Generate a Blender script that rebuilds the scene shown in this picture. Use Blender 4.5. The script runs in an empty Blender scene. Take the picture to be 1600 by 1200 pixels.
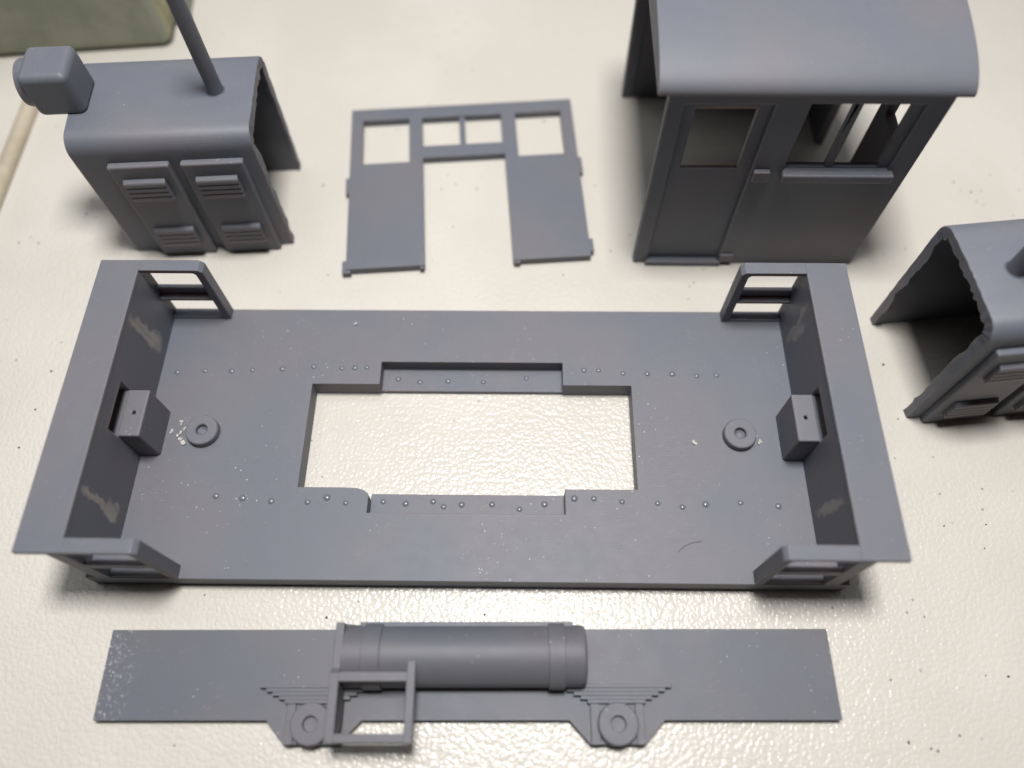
import bpy, bmesh, math, random
from mathutils import Vector, Matrix

random.seed(7)
MM = 0.001
scene = bpy.context.scene
COL = scene.collection

# ------------------------------------------------------------------ camera
F_PX, PITCH, ROLL, YAW = 1199.67, 0.46786, -0.01893, 0.02883
CAM = Vector((8.684, -52.840, 124.868))
cp, sp = math.cos(PITCH), math.sin(PITCH)
right, up, fwd = Vector((1, 0, 0)), Vector((0, cp, sp)), Vector((0, sp, -cp))
cr, sr = math.cos(ROLL), math.sin(ROLL)
right, up = right * cr + up * sr, up * cr - right * sr
RZ = Matrix.Rotation(YAW, 3, 'Z')
right, up, fwd = RZ @ right, RZ @ up, RZ @ fwd
cd = bpy.data.cameras.new('camera')
cam = bpy.data.objects.new('camera', cd)
COL.objects.link(cam)
m = Matrix((right, up, -fwd)).transposed().to_4x4()
m.translation = CAM * MM
cam.matrix_world = m
cd.sensor_width = 36.0
cd.sensor_fit = 'HORIZONTAL'
cd.lens = F_PX * 36.0 / 1600.0
cd.clip_start = 0.005
cd.clip_end = 20.0
cd.dof.use_dof = True
cd.dof.focus_distance = 0.128
cd.dof.aperture_fstop = cd.lens / 3.4        # 3.4 mm opening, as a phone camera has
scene.camera = cam

# ------------------------------------------------------------------ room light
world = bpy.data.worlds.new('World')
scene.world = world
world.use_nodes = True
bg = world.node_tree.nodes['Background']
bg.inputs[0].default_value = (1.0, 0.78, 0.6, 1)
bg.inputs[1].default_value = 0.016


def area_light(name, loc, target, sx, sy, power, color):
    ld = bpy.data.lights.new(name, 'AREA')
    ld.shape = 'RECTANGLE'
    ld.size, ld.size_y = sx, sy
    ld.energy = power
    ld.color = color
    o = bpy.data.objects.new(name, ld)
    COL.objects.link(o)
    o.location = loc
    d = (Vector(target) - Vector(loc)).normalized()
    y = Vector((0, 1, 0))
    x = y.cross(-d).normalized()
    y = (-d).cross(x)
    mm = Matrix((x, y, -d)).transposed().to_4x4()
    mm.translation = Vector(loc)
    o.matrix_world = mm
    return o


area_light('bench_lamp', (0.020, 0.032, 0.38), (0.02, 0.032, 0), 0.075, 0.075, 1.88, (1.0, 0.98, 0.965))
area_light('ceiling_panel_lamp', (-0.20, 0.45, 1.60), (0, 0.0, 0), 1.8, 1.0, 10.0, (0.95, 0.975, 1.0))

vs = scene.view_settings
vs.view_transform = 'Standard'
vs.look = 'None'
vs.exposure = 0.1
vs.gamma = 1.0
scene.cycles.use_denoising = True
scene.cycles.max_bounces = 8

# ------------------------------------------------------------------ materials


class NT:
    def __init__(self, name):
        self.m = bpy.data.materials.new(name)
        self.m.use_nodes = True
        self.t = self.m.node_tree
        self.b = self.t.nodes['Principled BSDF']

    def n(self, typ, **kw):
        nd = self.t.nodes.new(typ)
        for k, v in kw.items():
            if k.startswith('i_'):
                key = k[2:]
                nd.inputs[int(key) if key.isdigit() else key.replace('_', ' ')].default_value = v
            else:
                setattr(nd, k, v)
        return nd

    def l(self, a, b):
        self.t.links.new(a, b)

    def mm(self):
        tc = self.n('ShaderNodeTexCoord')
        v = self.n('ShaderNodeVectorMath', operation='SCALE')
        v.inputs['Scale'].default_value = 1000.0
        self.l(tc.outputs['Object'], v.inputs[0])
        return v.outputs[0]

    flat = False

    def noise(self, vec, scale, detail=2.0, rough=0.5):
        nd = self.n('ShaderNodeTexNoise')
        if self.flat:
            nd.noise_dimensions = '2D'
        nd.inputs['Scale'].default_value = scale
        nd.inputs['Detail'].default_value = detail
        nd.inputs['Roughness'].default_value = rough
        self.l(vec, nd.inputs['Vector'])
        return nd.outputs['Fac']

    def ramp(self, fac, lo, hi, a=0.0, b=1.0):
        nd = self.n('ShaderNodeMapRange')
        nd.interpolation_type = 'SMOOTHSTEP'
        for i, v in ((1, lo), (2, hi), (3, a), (4, b)):
            nd.inputs[i].default_value = v
        self.l(fac, nd.inputs[0])
        return nd.outputs[0]

    def math(self, op, a, b):
        nd = self.n('ShaderNodeMath', operation=op)
        for i, v in enumerate((a, b)):
            if isinstance(v, (int, float)):
                nd.inputs[i].default_value = v
            else:
                self.l(v, nd.inputs[i])
        return nd.outputs[0]

    def mix(self, fac, a, b):
        nd = self.n('ShaderNodeMix', data_type='RGBA')
        for i, v in ((0, fac), (6, a), (7, b)):
            if isinstance(v, (int, float)):
                nd.inputs[i].default_value = v
            elif isinstance(v, tuple):
                nd.inputs[i].default_value = (*v, 1)
            else:
                self.l(v, nd.inputs[i])
        return nd.outputs[2]

    def bump(self, h, strength, dist, prev=None):
        nd = self.n('ShaderNodeBump')
        nd.inputs['Strength'].default_value = strength
        nd.inputs['Distance'].default_value = dist
        self.l(h, nd.inputs['Height'])
        if prev is not None:
            self.l(prev, nd.inputs['Normal'])
        return nd.outputs[0]

    def scaled(self, vec, s, rot=(0, 0, 0), loc=(0, 0, 0)):
        nd = self.n('ShaderNodeMapping')
        nd.vector_type = 'TEXTURE'
        nd.inputs['Scale'].default_value = s
        nd.inputs['Rotation'].default_value = rot
        nd.inputs['Location'].default_value = loc
        self.l(vec, nd.inputs['Vector'])
        return nd.outputs[0]


def resin(name, layer=(0.0, 1.0, 0.0), dust=1.0, scuffs=(), layer_amt=1.0, tint=1.0, end_dust=None):
    """grey photopolymer print: mottled, dusty, with faint layer lines; layer = axis the lines stack along"""
    g = NT(name)
    v = g.mm()
    big = g.noise(v, 0.045, 2)
    c = g.mix(g.ramp(big, 0.35, 0.65), (0.117 * tint, 0.128 * tint, 0.156 * tint), (0.137 * tint, 0.134 * tint, 0.150 * tint))
    mid = g.noise(v, 0.45, 3, 0.65)
    c = g.mix(g.ramp(mid, 0.3, 0.75, 0.0, 0.12), c, (0.172 * tint, 0.176 * tint, 0.19 * tint))
    # dust specks and short pale scratches
    vo = g.n('ShaderNodeTexVoronoi')
    vo.inputs['Scale'].default_value = 0.85
    g.l(v, vo.inputs['Vector'])
    patch = g.ramp(g.noise(v, 0.11, 3), 0.46, 0.68)
    dots = g.math('MULTIPLY', g.ramp(vo.outputs['Distance'], 0.05, 0.13, 1.0, 0.0), patch)
    stv = g.scaled(v, (2.4, 0.16, 0.3), (0, 0, 0.35))
    streak = g.math('MULTIPLY', g.ramp(g.noise(stv, 1.0, 2), 0.66, 0.76), g.ramp(g.noise(v, 0.09, 2), 0.48, 0.62))
    vf = g.n('ShaderNodeTexVoronoi')
    vf.inputs['Scale'].default_value = 2.3
    g.l(v, vf.inputs['Vector'])
    fine = g.math('MULTIPLY', g.ramp(vf.outputs['Distance'], 0.05, 0.16, 0.8, 0.0), g.ramp(g.noise(v, 0.16, 3, 0.7), 0.54, 0.70))
    dots = g.math('MAXIMUM', dots, fine)
    if end_dust is not None:
        sx = g.n('ShaderNodeSeparateXYZ')
        g.l(v, sx.inputs[0])
        near = g.ramp(sx.outputs['X'], end_dust[0], end_dust[1], 1.4, 0.0)
        clump = g.math('MULTIPLY', g.ramp(g.noise(v, 2.2, 3, 0.8), 0.56, 0.68), near)
        dots = g.math('MAXIMUM', dots, clump)
    marks = g.math('MULTIPLY', g.math('MAXIMUM', dots, g.math('MULTIPLY', streak, 0.22)), 0.7 * dust)
    c = g.mix(marks, c, (0.55, 0.55, 0.56))
    rough = g.ramp(mid, 0.3, 0.7, 0.53, 0.57)
    for (cy, cz, ly, lz, rot, amt) in scuffs:
        wob = g.n('ShaderNodeTexNoise')
        wob.inputs['Scale'].default_value = 0.5
        wob.inputs['Detail'].default_value = 4
        g.l(v, wob.inputs['Vector'])
        off = g.n('ShaderNodeVectorMath', operation='MULTIPLY_ADD')
        g.l(wob.outputs['Color'], off.inputs[0])
        off.inputs[1].default_value = (0, 3.0, 3.0)
        g.l(v, off.inputs[2])
        sv = g.scaled(off.outputs[0], (1e5, ly, lz), (rot, 0, 0), (0, cy + 1.5, cz + 1.5))
        ln = g.n('ShaderNodeVectorMath', operation='LENGTH')
        g.l(sv, ln.inputs[0])
        core = g.ramp(ln.outputs['Value'], 0.55, 1.0, 1.0, 0.0)
        st = g.scaled(v, (1, 0.4, 4.0), (rot, 0, 0))
        br = g.ramp(g.noise(st, 0.6, 3, 0.6), 0.12, 0.62)
        f = g.math('MULTIPLY', g.math('MULTIPLY', core, br), amt)
        c = g.mix(f, c, (0.37, 0.335, 0.305))
    g.l(c, g.b.inputs['Base Color'])
    g.l(rough, g.b.inputs['Roughness'])
    g.b.inputs['Specular IOR Level'].default_value = 0.45
    g.b.inputs['Subsurface Weight'].default_value = 0.6
    g.b.inputs['Subsurface Radius'].default_value = (1.0, 0.5, 0.32)
    g.b.inputs['Subsurface Scale'].default_value = 0.0022
    # layer lines
    dot = g.n('ShaderNodeVectorMath', operation='DOT_PRODUCT')
    dot.inputs[1].default_value = layer
    g.l(v, dot.inputs[0])
    wav = g.math('SINE', g.math('MULTIPLY', dot.outputs['Value'], 14.0), 0.0)
    wav = g.math('MULTIPLY', wav, g.ramp(big, 0.4, 0.62))
    nb = g.bump(wav, 0.22 * layer_amt, 0.000012)
    nb = g.bump(g.noise(v, 3.2, 2, 0.7), 0.35, 0.00004, nb)
    g.l(nb, g.b.inputs['Normal'])
    return g.m


def table_material():
    g = NT('pebbled_plastic')
    g.flat = True
    v = g.mm()
    stain = g.noise(v, 0.02, 4, 0.6)
    c = g.mix(g.ramp(stain, 0.35, 0.7), (0.497, 0.471, 0.425), (0.533, 0.507, 0.46))
    c = g.mix(g.ramp(g.noise(v, 0.5, 4, 0.7), 0.62, 0.8, 0.0, 0.22), c, (0.48, 0.45, 0.39))
    # tiny dark grit pressed into the plastic
    vo = g.n('ShaderNodeTexVoronoi')
    vo.voronoi_dimensions = '2D'
    vo.inputs['Scale'].default_value = 0.17
    g.l(v, vo.inputs['Vector'])
    grit = g.math('MULTIPLY', g.ramp(vo.outputs['Distance'], 0.02, 0.05, 1.0, 0.0), g.ramp(g.noise(v, 0.045, 2), 0.56, 0.64))
    c = g.mix(g.math('MULTIPLY', grit, 0.6), c, (0.12, 0.11, 0.1))
    g.l(c, g.b.inputs['Base Color'])
    g.b.inputs['Roughness'].default_value = 0.23
    g.b.inputs['Specular IOR Level'].default_value = 0.3
    wv = g.n('ShaderNodeTexNoise')
    wv.noise_dimensions = '2D'
    wv.inputs['Scale'].default_value = 1.1
    wv.inputs['Detail'].default_value = 2
    g.l(v, wv.inputs['Vector'])
    ad = g.n('ShaderNodeVectorMath', operation='MULTIPLY_ADD')
    g.l(wv.outputs['Color'], ad.inputs[0])
    ad.inputs[1].default_value = (0.7, 0.7, 0)
    g.l(v, ad.inputs[2])
    ve = g.n('ShaderNodeTexVoronoi')
    ve.voronoi_dimensions = '2D'
    ve.feature = 'SMOOTH_F1'
    ve.inputs['Scale'].default_value = 1.35
    ve.inputs['Smoothness'].default_value = 0.6
    g.l(ad.outputs[0], ve.inputs['Vector'])
    h = g.math('ADD', g.math('MULTIPLY', ve.outputs['Distance'], -0.9), g.math('MULTIPLY', g.noise(v, 2.2, 1, 0.5), 0.5))
    g.l(g.bump(h, 0.45, 0.0002), g.b.inputs['Normal'])
    return g.m


def simple(name, a, b, scale, rough, bump=0.0, bscale=2.0, spec=0.4):
    g = NT(name)
    v = g.mm()
    c = g.mix(g.ramp(g.noise(v, scale, 4, 0.6), 0.35, 0.65), a, b)
    g.l(c, g.b.inputs['Base Color'])
    g.b.inputs['Roughness'].default_value = rough
    g.b.inputs['Specular IOR Level'].default_value = spec
    if bump:
        g.l(g.bump(g.noise(v, bscale, 3, 0.6), 0.5, bump), g.b.inputs['Normal'])
    return g.m


R_DECK = resin('grey_resin_deck', (0, 1, 0), 1.25)
R_BEAM_L = resin('grey_resin_beam_scuffed_a', (0, 0, 1), 0.5, scuffs=((14.8, 12.0, 1.7, 7.5, 0.10, 0.75), (15.6, 8.5, 2.4, 3.2, 0.3, 0.6), (-15.6, 12.5, 1.0, 7.0, -0.12, 0.85), (-15.3, 8.2, 1.8, 2.6, -0.2, 0.85)))
R_BEAM_R = resin('grey_resin_beam_scuffed_b', (0, 0, 1), 0.5, scuffs=((16.6, 10.5, 1.5, 5.5, 0.25, 0.6), (18.0, 14.0, 0.9, 4.0, -0.1, 0.5), (-14.8, 11.5, 1.1, 6.5, 0.1, 0.65)))
R_PLAIN = resin('grey_resin', (0, 0, 1), 0.6)
R_FRAME = resin('grey_resin_side_frame', (0, 1, 0), 0.9, tint=0.86)
R_FRAME_PLATE = resin('grey_resin_frame_plate', (0, 1, 0), 0.9, tint=0.86, end_dust=(0.5, 6.5))
R_HOOD = resin('grey_resin_hood', (0, 0, 1), 0.8)
R_CAB = resin('grey_resin_cab', (0, 0, 1), 0.25, layer_amt=0.6)
R_PANEL = resin('grey_resin_panel', (0, 1, 0), 0.25)
M_TABLE = table_material()
M_GREEN = simple('olive_foam', (0.22, 0.24, 0.175), (0.285, 0.29, 0.225), 0.12, 0.45, 0.0002, 1.6)
M_GREEN_WORN = simple('olive_worn_edge', (0.42, 0.37, 0.24), (0.27, 0.26, 0.17), 0.35, 0.6, 0.0001, 1.5)
M_WOOD = simple('tan_wood', (0.36, 0.31, 0.23), (0.42, 0.37, 0.285), 0.2, 0.55, 0.00005, 1.0)
M_CRUMB = simple('dark_grit', (0.035, 0.032, 0.03), (0.09, 0.08, 0.07), 1.0, 0.7)
M_FLAKE = simple('pale_resin_shaving', (0.34, 0.33, 0.31), (0.46, 0.44, 0.41), 1.0, 0.6)
M_HAIR = simple('dark_fibre', (0.03, 0.03, 0.035), (0.05, 0.05, 0.05), 1.0, 0.5)

# ------------------------------------------------------------------ mesh helpers (millimetres)


def finish(name, bm, mat, parent=None, bevel=0.0, seg=2, smooth=35.0, loc=None):
    bmesh.ops.remove_doubles(bm, verts=bm.verts, dist=1e-4)
    bmesh.ops.recalc_face_normals(bm, faces=bm.faces)
    for v in bm.verts:
        v.co *= MM
    me = bpy.data.meshes.new(name)
    bm.to_mesh(me)
    bm.free()
    me.materials.append(mat)
    return link(name, me, parent, bevel, seg, smooth, loc)


def link(name, me, parent=None, bevel=0.0, seg=2, smooth=35.0, loc=None):
    if smooth:
        me.shade_smooth()
        me.set_sharp_from_angle(angle=math.radians(smooth))
    o = bpy.data.objects.new(name, me)
    COL.objects.link(o)
    if parent is not None:
        o.parent = parent
    if loc is not None:
        o.location = Vector(loc) * MM
    if bevel:
        b = o.modifiers.new('edge_wear', 'BEVEL')
        b.width = bevel * MM
        b.segments = seg
        b.limit_method = 'ANGLE'
        b.angle_limit = math.radians(32)
        b.use_clamp_overlap = False
        b.harden_normals = True
    return o


AX = {'z': lambda a, b, c: (a, b, c), 'y': lambda a, b, c: (a, c, b), 'x': lambda a, b, c: (c, a, b)}


def prism(outer, h0, h1, axis='z', holes=(), bm=None):
    """solid from a 2-D outline with holes; axis z: (x,y), axis y: (x,z), axis x: (y,z)"""
    bm = bm or bmesh.new()
    f = AX[axis]
    rings = []
    edges = []
    for lp in [outer, *holes]:
        vs_ = [bm.verts.new(f(p[0], p[1], h0)) for p in lp]
        es = [bm.edges.new((vs_[i], vs_[(i + 1) % len(vs_)])) for i in range(len(vs_))]
        rings.append(vs_)
        edges += es
    if len(rings) == 1 and len(outer) == 4:
        caps = [bm.faces.new(rings[0])]
    else:
        r = bmesh.ops.triangle_fill(bm, edges=edges, use_beauty=True)
        caps = [g for g in r['geom'] if isinstance(g, bmesh.types.BMFace)]
    top = {}
    for vs_, lp in zip(rings, [outer, *holes]):
        for v, p in zip(vs_, lp):
            top[v] = bm.verts.new(f(p[0], p[1], h1))
    for c in caps:
        bm.faces.new([top[v] for v in c.verts])
    for vs_ in rings:
        n = len(vs_)
        for i in range(n):
            a, b = vs_[i], vs_[(i + 1) % n]
            bm.faces.new((a, b, top[b], top[a]))
    return bm


def rect(x0, x1, y0, y1):
    return [(x0, y0), (x1, y0), (x1, y1), (x0, y1)]


def box(x0, x1, y0, y1, z0, z1, bm=None):
    return prism(rect(x0, x1, y0, y1), z0, z1, 'z', bm=bm)


def loft(rings, bm=None, closed=True, caps=True):
    bm = bm or bmesh.new()
    R = [[bm.verts.new(p) for p in r] for r in rings]
    for a, b in zip(R, R[1:]):
        n = len(a)
        for i in range(n if closed else n - 1):
            j = (i + 1) % n
            bm.faces.new((a[i], a[j], b[j], b[i]))
    if caps:
        bm.faces.new(R[0])
        bm.faces.new(R[-1])
    return bm


def lathe(profile, cx, cy, n=40, bm=None):
    """profile of (radius, z) about a vertical axis"""
    bm = bm or bmesh.new()
    rings = []
    for r, z in profile:
        if r < 1e-6:
            rings.append([bm.verts.new((cx, cy, z))])
        else:
            rings.append([bm.verts.new((cx + r * math.cos(2 * math.pi * k / n), cy + r * math.sin(2 * math.pi * k / n), z)) for k in range(n)])
    for a, b in zip(rings, rings[1:]):
        for i in range(n):
            j = (i + 1) % n
            if len(a) == 1 and len(b) == 1:
                continue
            if len(a) == 1:
                bm.faces.new((a[0], b[j], b[i]))
            elif len(b) == 1:
                bm.faces.new((a[i], a[j], b[0]))
            else:
                bm.faces.new((a[i], a[j], b[j], b[i]))
    return bm


def thing(name, label, cat, loc=(0, 0, 0), rot=0.0, group=None):
    o = bpy.data.objects.new(name, None)
    o.empty_display_size = 0.01
    COL.objects.link(o)
    o.location = Vector(loc) * MM
    o.rotation_euler = (0, 0, rot)
    return tag(o, label, cat, group)


def tag(o, label, cat, group=None):
    o['label'] = label
    o['category'] = cat
    if group:
        o['group'] = group
    return o


def arc(cx, cy, r, a0, a1, n=6):
    return [(cx + r * math.cos(math.radians(a0 + (a1 - a0) * k / n)), cy + r * math.sin(math.radians(a0 + (a1 - a0) * k / n))) for k in range(n + 1)]


# ------------------------------------------------------------------ table
tb = finish('table', box(-520, 520, -330, 420, -26, 0), M_TABLE, bevel=3.0)
tb['kind'] = 'structure'
tb['label'] = 'off-white pebbled plastic table top under all the model parts'

# ------------------------------------------------------------------ underframe deck
YN, YF = -26.4, 23.5
ZF, ZT = 3.9, 19.3
deck = thing('locomotive_underframe', 'large grey resin deck with a rectangular cut-out and upright end beams', 'model deck', (0, -1.4, 0))
DY = 1.4     # parts are written in table coordinates, the empty stands at the deck's middle


def sh(bm):
    bmesh.ops.translate(bm, verts=bm.verts, vec=(0, DY, 0))
    return bm


cut = [(-28.4, -11.1)] + [(-20.5, -11.1), (-18.6, -11.2), (-17.4, -11.5), (-16.75, -12.0), (-16.5, -12.6)] + [(-16.5, -15.4), (15.9, -15.4), (15.9, -11.1), (27.9, -11.1),
       (27.9, 8.07), (15.9, 8.07), (15.9, 12.56), (-16.5, 12.56), (-16.5, 8.07), (-28.4, 8.07)]
floor = finish('floor_plate', sh(prism(rect(-59.9, 59.9, YN, YF), 0.0, ZF, 'z', [cut])), R_DECK, deck, 0.10)
for y0, y1 in ((8.15, 12.7), (-15.55, -11.25)):
    finish('cutout_ledge', sh(box(-16.6, 16.0, y0, y1, 0.02, 1.0)), R_DECK, floor, 0.06)
# rivets
riv_me = None
riv = [(-52.9, 10.2), (-48.0, 10.5), (-43.2, 10.5), (-39.5, 10.7), (-34.2, 11.0), (-28.6, 11.5), (-23.5, 11.2), (-21.2, 11.3), (-19.1, 11.4),
       (19.7, 11.1), (22.3, 11.1), (26.6, 10.5), (30.9, 10.5), (35.3, 10.5), (39.6, 10.1), (43.1, 10.3),
       (-41.7, -12.8), (-37.2, -13.1), (-32.4, -13.6), (-26.4, -13.7), (-23.3, -12.9), (-20.1, -13.8), (17.4, -12.7), (20.6, -12.7),
       (25.2, -13.2), (31.0, -13.4), (35.0, -14.0), (38.8, -13.5), (44.5, -13.2), (50.6, -13.7)]
low = [(-13.8, 10.6), (-9.8, 10.0), (-4.7, 10.2), (1.7, 10.1), (9.5, 10.9), (-14.5, -12.6), (-10.7, -12.9), (-6.1, -12.5), (-4.3, -13.4),
       (-1.3, -13.0), (3.8, -12.9), (8.4, -13.7), (12.6, -12.8)]
g = NT('rivet_resin')
g.b.inputs['Base Color'].default_value = (0.135, 0.141, 0.165, 1)
g.b.inputs['Roughness'].default_value = 0.26
g.b.inputs['Specular IOR Level'].default_value = 0.7
R_RIVET = g.m
for k, (x, y, z) in enumerate([(x, y, ZF) for x, y in riv] + [(x, y, 1.0) for x, y in low]):
    s = 1.0 + 0.4 * random.random()
    if riv_me is None:
        o = finish('rivet', lathe([(0.50, -0.12), (0.44, 0.0), (0.34, 0.1), (0.2, 0.17), (0.0, 0.2)], 0, 0, 12), R_RIVET, floor, loc=(x, y + DY, z), smooth=60)
        riv_me = o.data
    else:
        o = link('rivet', riv_me, floor, smooth=0, loc=(x, y + DY, z))
    o.scale = (s, s, s)
for x, y in ((-45.8, -1.5), (45.6, -1.4)):
    finish('pivot_boss', lathe([(2.75, ZF - 0.3), (2.75, ZF + 1.05), (2.68, ZF + 1.28), (2.5, ZF + 1.4), (1.15, ZF + 1.42), (0.98, ZF + 1.3), (0.92, ZF + 0.6), (0.5, ZF + 0.35), (0, ZF + 0.3)], x, y + DY, 48), R_DECK, deck, smooth=22)

for s in (-1, 1):
    X = (lambda a, b: (s * a, s * b) if s > 0 else (s * b, s * a))
    hole = rect(-5.85, 2.45, 12.2, 15.55)
    x0, x1 = X(55.75, 58.1)
    beam = finish('end_beam', sh(prism(rect(YN, YF, ZF - 0.2, ZT - 1.0), x0, x1, 'x', [hole])), R_BEAM_L if s < 0 else R_BEAM_R, deck, 0.08)
    x0, x1 = X(55.72, 62.5)
    finish('top_flange', sh(box(x0, x1, YN, YF, ZT - 1.05, ZT)), R_PLAIN, beam, 0.16, 3)
    # coupler pocket standing against the beam
    x0, x1 = X(52.4, 55.95)
    pin = [(s * 54.2 + 0.3 * math.cos(q * math.pi / 5), -1.6 + 0.3 * math.sin(q * math.pi / 5)) for q in range(10)]
    finish('coupler_pocket', sh(prism(rect(x0, x1, -5.75, 2.5), ZF - 0.2, 12.35, 'z', [pin])), R_PLAIN, deck, 0.3, 3)
    for ys in (-1, 1):
        yo, yi = (YF, YF - 2.2) if ys > 0 else (YN, YN + 2.2)
        a0, a1 = min(yo, yi), max(yo, yi)
        # L of top bar and post, drawn in x,z
        L = [(45.1, ZF - 0.1), (46.5, ZF - 0.1), (46.5, 17.9), (46.9, 18.35), (55.8, 18.35), (55.8, ZT - 0.02), (45.8, ZT - 0.02), (45.1, ZT - 0.7)]
        L = [(s * p[0], p[1]) for p in L]
        st = finish('corner_step', sh(prism(L, a0 + 0.02, a1 - 0.02, 'y')), R_PLAIN, deck, 0.16, 2)
        x0, x1 = X(46.2, 56.0)
        b0, b1 = (a1 - 0.9, a1 - 0.05) if ys > 0 else (a0 + 0.05, a0 + 0.9)
        finish('step_back', sh(box(x0, x1, b0, b1, 10.2, 12.2)), R_PLAIN, st, 0.12)
        x0, x1 = X(46.3, 55.9)
        finish('tread', sh(box(x0, x1, a0 + 0.1, a1 - 0.1, 9.8, 10.5)), R_PLAIN, st, 0.25, 3)
        x0, x1 = X(46.3, 56.2)
        finish('step_foot', sh(box(x0, x1, a0 + 0.15, a1 - 0.15, ZF - 0.1, ZF + 0.45)), R_PLAIN, st, 0.1)

# ------------------------------------------------------------------ side frame lying flat
sf = thing('locomotive_side_frame', 'flat grey resin side frame with half-round tank, step box and leaf springs', 'model frame', (-54.49, -46.835, 0), 0.012)
TP = 1.6
pl = [(0, 0)]
for c in (32.7, 77.5):
    pl += [(c - 7.0, 0), (c - 3.95, -3.3), (c + 3.95, -3.3), (c + 7.1, 0)]
pl += [(110.6, 0), (110.6, 12.96), (0, 12.96)]
finish('frame_plate', prism(pl, 0.0, TP, 'z'), R_FRAME_PLATE, sf, 0.07)
# tank
TX0, TX1, TCY, TCZ, TR = 37.2, 73.1, 8.75, 3.6, 4.45


def tank_ring(x, r, n=40):
    pts = [(x, TCY - r * math.cos(math.radians(a)), TCZ + r * math.sin(math.radians(a))) for a in [-20 + 220 * k / n for k in range(n + 1)]]
    pts += [(x, TCY + r * 0.93, TP - 0.2), (x, TCY - r * 0.93, TP - 0.2)]
    return pts


tank = finish('air_tank', loft([tank_ring(TX0, TR), tank_ring(TX1 - 1.0, TR), tank_ring(TX1 - 0.35, TR - 0.12), tank_ring(TX1 - 0.08, TR - 0.4), tank_ring(TX1, TR - 0.75)]), R_FRAME, sf)
for x0, x1 in ((40.1, 42.8), (67.5, 69.9)):
    finish('tank_band', loft([tank_ring(x0, TR + 0.34), tank_ring(x1, TR + 0.34)]), R_FRAME, tank, 0.1)
finish('tank_rim', box(39.2, 71.2, 12.5, 13.45, 0.3, 5.4), R_FRAME, tank, 0.15)
# springs, pedestals and axle boxes
for c in (32.7, 77.5):
    sprg = finish('leaf_spring', box(c - 3.6, c + 3.6, 2.2, 4.7, TP - 0.2, TP + 0.5), R_FRAME, sf)
    for k in range(5):
        h = 8.3 - 1.0 * k
        y1 = 4.95 - 0.54 * k
        finish('leaf', box(c - h, c + h, y1 - 0.56, y1, TP - 0.1, TP + 1.0 - 0.05 * (k % 2)), R_FRAME, sprg, 0.09)
    ped = finish('pedestal', box(c - 2.7, c + 2.7, -3.2, 2.3, TP - 0.1, TP + 0.35), R_FRAME, sf, 0.06)
    for x0, x1 in ((c - 3.9, c - 2.6), (c + 2.7, c + 3.9)):
        finish('guide_rail', box(x0, x1, -3.28, 2.35, TP - 0.1, TP + 0.75), R_FRAME, ped, 0.08)
    finish('axle_box', lathe([(2.95, TP), (2.95, TP + 1.55), (2.88, TP + 1.72), (2.74, TP + 1.8), (1.18, TP + 1.8), (1.08, TP + 1.72), (1.05, TP + 1.05), (0, TP + 1.0)], c, -0.55, 48), R_FRAME, sf, smooth=22)
# step box
st = finish('step_side', prism([(-3.3, 6.9), (5.6, 6.9), (6.4, 5.6), (13.1, 5.6), (13.1, 7.3), (6.6, 7.5), (5.9, 8.15), (-3.3, 8.15)], 36.0, 37.3, 'x'), R_FRAME, sf, 0.14)
finish('step_side', box(47.0, 48.25, -3.3, 7.6, 6.9, 8.15), R_FRAME, sf, 0.14)
finish('step_tread', box(36.2, 47.6, 4.75, 6.1, 3.0, 8.05), R_FRAME, sf, 0.14)
finish('step_tread', box(36.2, 47.6, -3.22, -2.02, 4.4, 8.05), R_FRAME, sf, 0.14)
for x in (36.1, 47.05):
    finish('step_bracket', prism([(-3.1, 4.5), (-1.9, 4.5), (-0.6, 1.0), (5.0, 1.0), (5.0, 7.4), (-3.1, 7.4)] if x < 40 else [(-3.1, 4.5), (-2.1, 4.5), (-2.1, 6.9), (5.0, 6.9), (5.0, 7.4), (-3.1, 7.4)], x + 0.03, x + 1.0, 'x'), R_FRAME, sf, 0.1)
finish('step_hook', loft([[(36.2, 13.0, 7.1), (36.2, 12.3, 7.1), (36.2, 12.3, 6.0), (36.2, 13.0, 6.0)], [(39.6, 13.1, 4.4), (39.6, 12.3, 4.4), (38.6, 12.3, 4.0), (38.6, 13.1, 4.0)]]), R_FRAME, sf, 0.1)

# ------------------------------------------------------------------ cab end panel (loose one on the table, and the one fixed in the cab)
PW, PH = 48.07, 42.46
DX0, DX1, DH = 15.38, 32.77, 27.6
WINS = [rect(2.5, 12.5, 26.75, 39.1), rect(35.6, 45.5, 26.75, 39.1)]
MIDW = rect(15.35, 32.5, 30.9, 39.1)
OUT = [(0, 0), (DX0, 0), (DX0, DH), (DX1, DH), (DX1, 0), (PW, 0), (PW, PH), (0, PH)]
pn = thing('cab_end_panel', 'flat grey resin wall panel with a doorway and windows, lying on the table', 'model wall', (-25.81, 34.035, 0), 0.076)
TPN = 1.8
w = finish('wall', prism(OUT, 0.0, TPN, 'z', [*WINS, MIDW]), R_PANEL, pn, 0.08)
finish('mullion', box(23.4, 24.6, 30.7, 39.3, 0.35, TPN - 0.35), R_PANEL, w, 0.06)
for x0, x1, y0, y1 in ((-0.8, 0.1, -0.7, 2.3), (PW - 0.1, PW + 0.75, 1.2, 4.4), (-0.75, 0.1, 19.2, 23.4), (PW - 0.1, PW + 0.7, 21.6, 25.8), (-0.1, 0.9, -0.7, 0.1), (DX0 - 1.0, DX0 - 0.1, -0.55, 0.1), (DX1 + 0.1, DX1 + 1.4, -0.5, 0.1)):
    finish('moulding_stub', box(x0, x1, y0, y1, 0.05, TPN - 0.25), R_PANEL, pn, 0.2)

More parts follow.
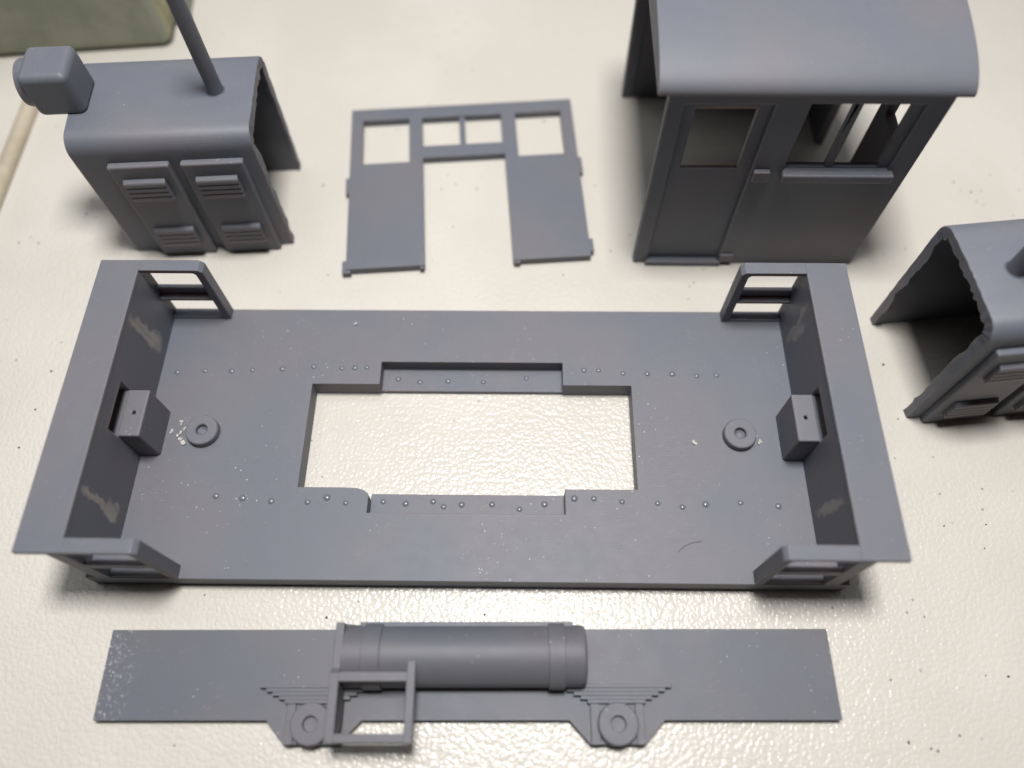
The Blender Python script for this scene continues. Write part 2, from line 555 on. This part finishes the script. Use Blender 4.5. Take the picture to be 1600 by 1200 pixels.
# ------------------------------------------------------------------ cab
cab = thing('locomotive_cab', 'upright grey resin cab with curved roof, side door and windows', 'model cab', (30.39, 37.31, 0), -0.004)
CL, CH, CD, CW = 42.64, 42.4, 46.66, 1.8


def side_wall(near):
    def yy(a, b):
        return (a, b) if near else (CD - b, CD - a)
    door_hole = rect(2.72, 16.28, 0.9, 40.2)
    win_hole = rect(21.7, 38.8, 26.4, 40.4)
    y0, y1 = yy(0.0, CW)
    wl = finish('side_wall', prism(rect(0, CL, 0, CH + 0.3), y0, y1, 'y', [door_hole, win_hole]), R_CAB, cab, 0.3, 3)
    y0, y1 = yy(0.75, CW - 0.15)
    finish('door', prism(rect(2.5, 16.5, 0.7, 40.4), y0, y1, 'y', [rect(4.6, 14.15, 25.7, 38.8)]), R_CAB, wl, 0.12)
    y0, y1 = yy(0.55, CW - 0.2)
    finish('window_frame', prism(rect(21.6, 38.9, 26.2, 40.6), y0, y1, 'y', [rect(21.75, 28.4, 26.6, 40.2), rect(29.7, 37.2, 26.6, 40.2)]), R_CAB, wl, 0.08)
    y0, y1 = yy(-1.5, 0.1)
    finish('window_sill', box(21.3, 39.7, y0, y1, 24.7, 26.5), R_CAB, wl, 0.35, 4)
    y0, y1 = yy(-0.55, 0.1)
    l0, l1 = yy(-0.95, 0.1)
    finish('door_latch', box(16.6, 19.4, l0, l1, 24.2, 26.6), R_CAB, wl, 0.3, 3)
    finish('door_stop', box(16.5, 19.1, y0, y1, 1.2, 3.2), R_CAB, wl, 0.15)
    y0, y1 = yy(-0.8, 0.1)
    finish('door_step', box(2.3, 17.0, y0, y1, 0.05, 1.3), R_CAB, wl, 0.3, 3)


side_wall(True)
side_wall(False)
k = (CD - 1.6) / PW
cv = lambda lp: [(0.8 + p[0] * k, p[1]) for p in lp]
ew = finish('end_wall', prism(cv(OUT), CL - 1.85, CL - 0.06, 'x', [cv(WINS[0]), cv(WINS[1]), cv(MIDW)]), R_CAB, cab, 0.08)
finish('mullion', prism(cv(rect(23.4, 24.6, 30.7, 39.3)), CL - 1.5, CL - 0.4, 'x'), R_CAB, ew)
RB, RY0, RY1 = CH + 0.02, -0.75, CD + 0.75
prof = [(RY0 + 0.25, RB), (RY0 + 0.06, RB + 0.12)]
rc, rw = CD / 2, (RY1 - RY0) / 2
for q in range(0, 41):
    a = math.pi - math.pi * q / 40
    prof.append((rc + rw * math.cos(a), RB + 0.35 + 5.3 * math.sin(a)))
prof += [(RY1 - 0.06, RB + 0.12), (RY1 - 0.25, RB)]
finish('roof', prism(prof, -1.9, 44.55, 'x'), R_CAB, cab, 0.12, 2, smooth=50)

# ------------------------------------------------------------------ engine hoods
HL, HH, HD = 31.1, 29.5, 21.0


def engine_hood(label, loc, rot, seed):
    rnd = random.Random(seed)
    t = thing('engine_hood', label, 'model hood', loc, rot, 'engine hoods on the table')
    r, th = 3.0, 1.5

    def section(inset, rr):
        p = [(inset, 0.0)]
        p += [(inset, (HH - r) * k / 24) for k in range(1, 24)]
        p += arc(r, HH - r, r - inset, 180, 90, 8)
        y0, y1 = r, HD - r
        p += [(y0 + (y1 - y0) * k / 22, HH - inset + 0.25 * math.sin(math.pi * k / 22)) for k in range(1, 22)]
        p += arc(HD - r, HH - r, r - inset, 90, 0, 8)
        p += [(HD - inset, (HH - r) * k / 24) for k in range(23, 0, -1)]
        p += [(HD - inset, 0.0)]
        return p
    outer, outer_in = section(0, r), section(0.12, r)
    inner = section(th, r)
    n = len(outer)
    rough = []
    val = 0.0
    for i in range(n):
        val = 0.7 * val + 0.3 * rnd.uniform(-0.3, 1.2)
        if rnd.random() < 0.25:
            val += rnd.uniform(-0.45, 0.5)
        rough.append((max(-0.25, min(1.1, val)) + rnd.uniform(-0.12, 0.12)) if 3 < i < n - 4 else 0.15)
    cxm, czm = HD / 2, HH * 0.55
    jag = []
    for i, (y, z) in enumerate(inner):
        d = Vector((cxm - y, czm - z))
        if i < 24 or i > n - 25:
            d = Vector((math.copysign(1, cxm - y), 0))
        d.normalize()
        jag.append((y + d.x * rough[i], z + (d.y * rough[i] if z > 0.1 else 0)))
    bm = bmesh.new()
    mk = lambda pts, x: [bm.verts.new((x, y, z)) for y, z in pts]
    o0, o1, o2 = mk(outer, 0), mk(outer, HL - 0.3), [bm.verts.new((HL - 0.14 * rnd.random(), y, z)) for y, z in outer_in]
    i2 = [bm.verts.new((HL - 0.05 + 0.22 * rnd.uniform(-1, 0.6), *jag[i])) for i in range(n)]
    i1 = [bm.verts.new((HL - 0.9 - 0.6 * rough[i], inner[i][0] * 0.6 + jag[i][0] * 0.4, inner[i][1] * 0.6 + jag[i][1] * 0.4)) for i in range(n)]
    ii = mk(inner, HL - 2.2)
    i0 = mk(inner, th)
    seq = [o0, o1, o2, i2, i1, ii, i0]
    for a, b in zip(seq, seq[1:]):
        for i in range(n - 1):
            bm.faces.new((a[i], a[i + 1], b[i + 1], b[i]))
    for e in (0, n - 1):
        for a, b in ((o0, i0),):
            pass
    # bottom rims and closed end
    for e in (0, n - 1):
        bm.faces.new([q[e] for q in seq])
    bm.faces.new(o0)
    bm.faces.new(i0)
    bm.faces.new((o0[0], o0[-1], i0[-1], i0[0]))
    shell = finish('hood_shell', bm, R_HOOD, t, smooth=40)
    slat_me = None
    for sgn in (0, 1):
        for x0, x1 in ((5.4, 16.0), (17.9, 28.75)):
            if sgn == 0:
                ya, yb = -1.25, 0.15
            else:
                ya, yb = HD - 0.15, HD + 1.25
            dr = finish('access_door', box(x0, x1, ya, yb, 0.15, 24.7), R_HOOD, t, 0.4, 4)
            xm = (x0 + x1) / 2
            for zt in (21.6, 8.5):
                for q in range(4):
                    if slat_me is None:
                        sec = [(0.3, -1.25), (-0.78, -1.25), (-0.88, -1.12), (-0.93, -0.92), (-0.9, -0.4), (-0.74, -0.14), (0.3, 0.3)]
                        so = finish('louvre', prism(sec, -3.65, 3.65, 'x'), R_HOOD, dr, 0.1, 2)
                        slat_me = so.data
                    else:
                        so = link('louvre', slat_me, dr, 0.1, 2, smooth=0)
                    so.location = Vector((xm - 0.05, ya if sgn == 0 else yb, zt - 1.16 * q)) * MM
                    if sgn:
                        so.rotation_euler = (0, 0, math.pi)
    # exhaust stack
    sx, sy = 24.57, 10.6
    zb = HH + 0.15
    finish('exhaust_stack', lathe([(1.75, zb), (1.45, zb + 0.25), (1.36, zb + 0.8), (1.33, zb + 3), (1.33, zb + 26.0), (1.0, zb + 26.0), (1.0, zb + 24.0), (0, zb + 24.0)], sx, sy, 32), R_HOOD, t, smooth=40)
    # headlamp on the closed end
    hx0, hx1, hy0, hy1, hz0, hz1 = -4.9, 3.3, 6.5, 14.7, 29.1, 37.4
    hb = finish('headlamp', box(hx0, hx1, hy0, hy1, hz0, hz1), R_HOOD, t, 1.25, 5)
    cy, cz = (hy0 + hy1) / 2, (hz0 + hz1) / 2 - 0.05
    bm = lathe([(3.85, -0.75), (3.85, 0.85), (3.75, 1.1), (3.5, 1.15), (3.3, 0.85), (0, 0.8)], 0, 0, 40)
    bmesh.ops.rotate(bm, verts=bm.verts, cent=(0, 0, 0), matrix=Matrix.Rotation(-math.pi / 2, 3, 'Y'))
    bmesh.ops.translate(bm, verts=bm.verts, vec=(hx0 + 0.1, cy, cz))
    finish('lens_ring', bm, R_HOOD, hb, smooth=40)
    return t


engine_hood('grey resin hood whose boxy headlamp overhangs a tan strip beside the olive block', (-68.4, 39.45, 0), 0.064, 3)
a2 = 0.113
c2, s2 = math.cos(a2), math.sin(a2)
ox = 76.8 + c2 * HL - s2 * HD
oy = 3.9 + s2 * HL + c2 * HD
engine_hood('grey resin hood with its ragged open end facing the large deck', (ox, oy, 0), a2 + math.pi, 11)

# ------------------------------------------------------------------ olive block and tan strip
gb = thing('olive_block', 'rough olive green block with a worn pale corner behind the headlamp hood', 'block', (-112, 94.5, 0), 0.10)
BW = 38.4
bm = box(-60, BW, 0, 40, 0.1, 26.0)
finish('block_body', bm, M_GREEN, gb, 2.2, 5)
finish('worn_end', box(BW - 1.2, BW + 0.2, 1.2, 39, 1.6, 24.6), M_GREEN_WORN, gb, 0.8, 3)
finish('end_lug', box(BW - 1, BW + 3.2, 7.5, 36, 0.3, 5.0), M_GREEN, gb, 0.7, 3)

ws = finish('wooden_strip', prism([(-1.9, 0), (1.9, 0), (1.9, 0.9), (1.2, 1.7), (0, 1.95), (-1.2, 1.7), (-1.9, 0.9)], -62, 62, 'y'), M_WOOD, smooth=50)
ws.location = Vector((-101.8, 92, 0)) * MM
ws.rotation_euler = (0, 0, 0.008)
tag(ws, 'narrow tan strip lying on the table under the overhanging headlamp', 'strip')

# ------------------------------------------------------------------ crumbs, shavings, fibre
crumbs = [(98.5, 58.1), (75.0, 14.7), (99.3, 55.9), (101.4, 55.5), (101.9, 53.0), (-89.2, 41.4), (-81.4, 48.8), (-91.2, 42.7), (-1.0, 55.9), (11.7, 54.3),
          (72.1, -19.8), (72.0, -15.5), (85.8, -15.3), (78.8, -15.6), (84.5, -19.3), (68.9, -49.1), (69.8, -49.4), (76.7, -47.7), (65.8, -48.3), (73.5, -47.3),
          (-3.0, -35.4), (-22.0, -31.4), (3.0, -30.7), (-17.2, -28.9), (-93.2, 41.4), (-89.9, 23.2), (-79.0, 4.4), (-79.7, -3.0), (-78.3, 12.2), (13.1, 75.0),
          (-33.4, 56.6), (23.7, 56.9), (16.6, 34.2), (69.0, -19.8), (82.9, -39.0), (79.5, -38.9), (-42.0, -28.1), (65.0, -39.7)]
rnd = random.Random(5)
bm = bmesh.new()
for x, y in crumbs:
    s = 0.15 * rnd.uniform(0.6, 1.6)
    mt = Matrix.Translation((x, y, s * 0.35)) @ Matrix.Rotation(rnd.uniform(0, 6), 4, 'Z') @ Matrix.Diagonal((s * rnd.uniform(0.8, 1.7), s, s * 0.7, 1))
    r = bmesh.ops.create_icosphere(bm, subdivisions=1, radius=1.0, matrix=mt)
    for v in r['verts']:
        v.co += Vector((rnd.uniform(-1, 1), rnd.uniform(-1, 1), rnd.uniform(-1, 1))) * s * 0.22
co = finish('dark_crumbs', bm, M_CRUMB, smooth=0)
co['kind'] = 'stuff'
tag(co, 'tiny dark crumbs of grit scattered on the table', 'grit')

bm = bmesh.new()
for x, y, s in ((-50.05, -1.7, 0.55), (-51.4, -1.4, 0.5), (-48.9, -3.5, 0.6), (-50.0, 0.3, 0.4), (-49.2, -0.6, 0.4), (37.96, -2.73, 0.5), (49.0, -2.4, 0.45), (48.6, -1.2, 0.35), (-22, 20.5, 0.35), (-49.6, -2.9, 0.55)):
    for q in range(4):
        px, py = x + rnd.uniform(-0.5, 0.5) * s, y + rnd.uniform(-0.8, 0.8) * s
        n = 6
        z = ZF + 0.04
        pts = [(px + s * rnd.uniform(0.25, 0.55) * math.cos(a), py + s * rnd.uniform(0.35, 0.8) * math.sin(a)) for a in [2 * math.pi * i / n for i in range(n)]]
        prism(pts, ZF - 0.02, z + rnd.uniform(0.02, 0.3), 'z', bm=bm)
so = finish('resin_shavings', bm, M_FLAKE, smooth=0)
so['kind'] = 'stuff'
tag(so, 'pale resin shavings beside the round bosses on the deck', 'shavings')

cu = [(33.6, -21.5), (33.89, -21.16), (34.77, -20.43), (36.04, -19.9), (37.48, -19.68)]
rings = []
for i, (x, y) in enumerate(cu):
    a = Vector(cu[max(0, i - 1)])
    b = Vector(cu[min(len(cu) - 1, i + 1)])
    d = (b - a).normalized()
    rings.append([(x - d.y * 0.045 * math.cos(q), y + d.x * 0.045 * math.cos(q), ZF + 0.04 + 0.045 * math.sin(q)) for q in [k * math.pi / 3 for k in range(6)]])
ho = finish('curled_fibre', loft(rings), M_HAIR)
tag(ho, 'fine dark curved fibre lying on the bare deck near its corner step', 'fibre')
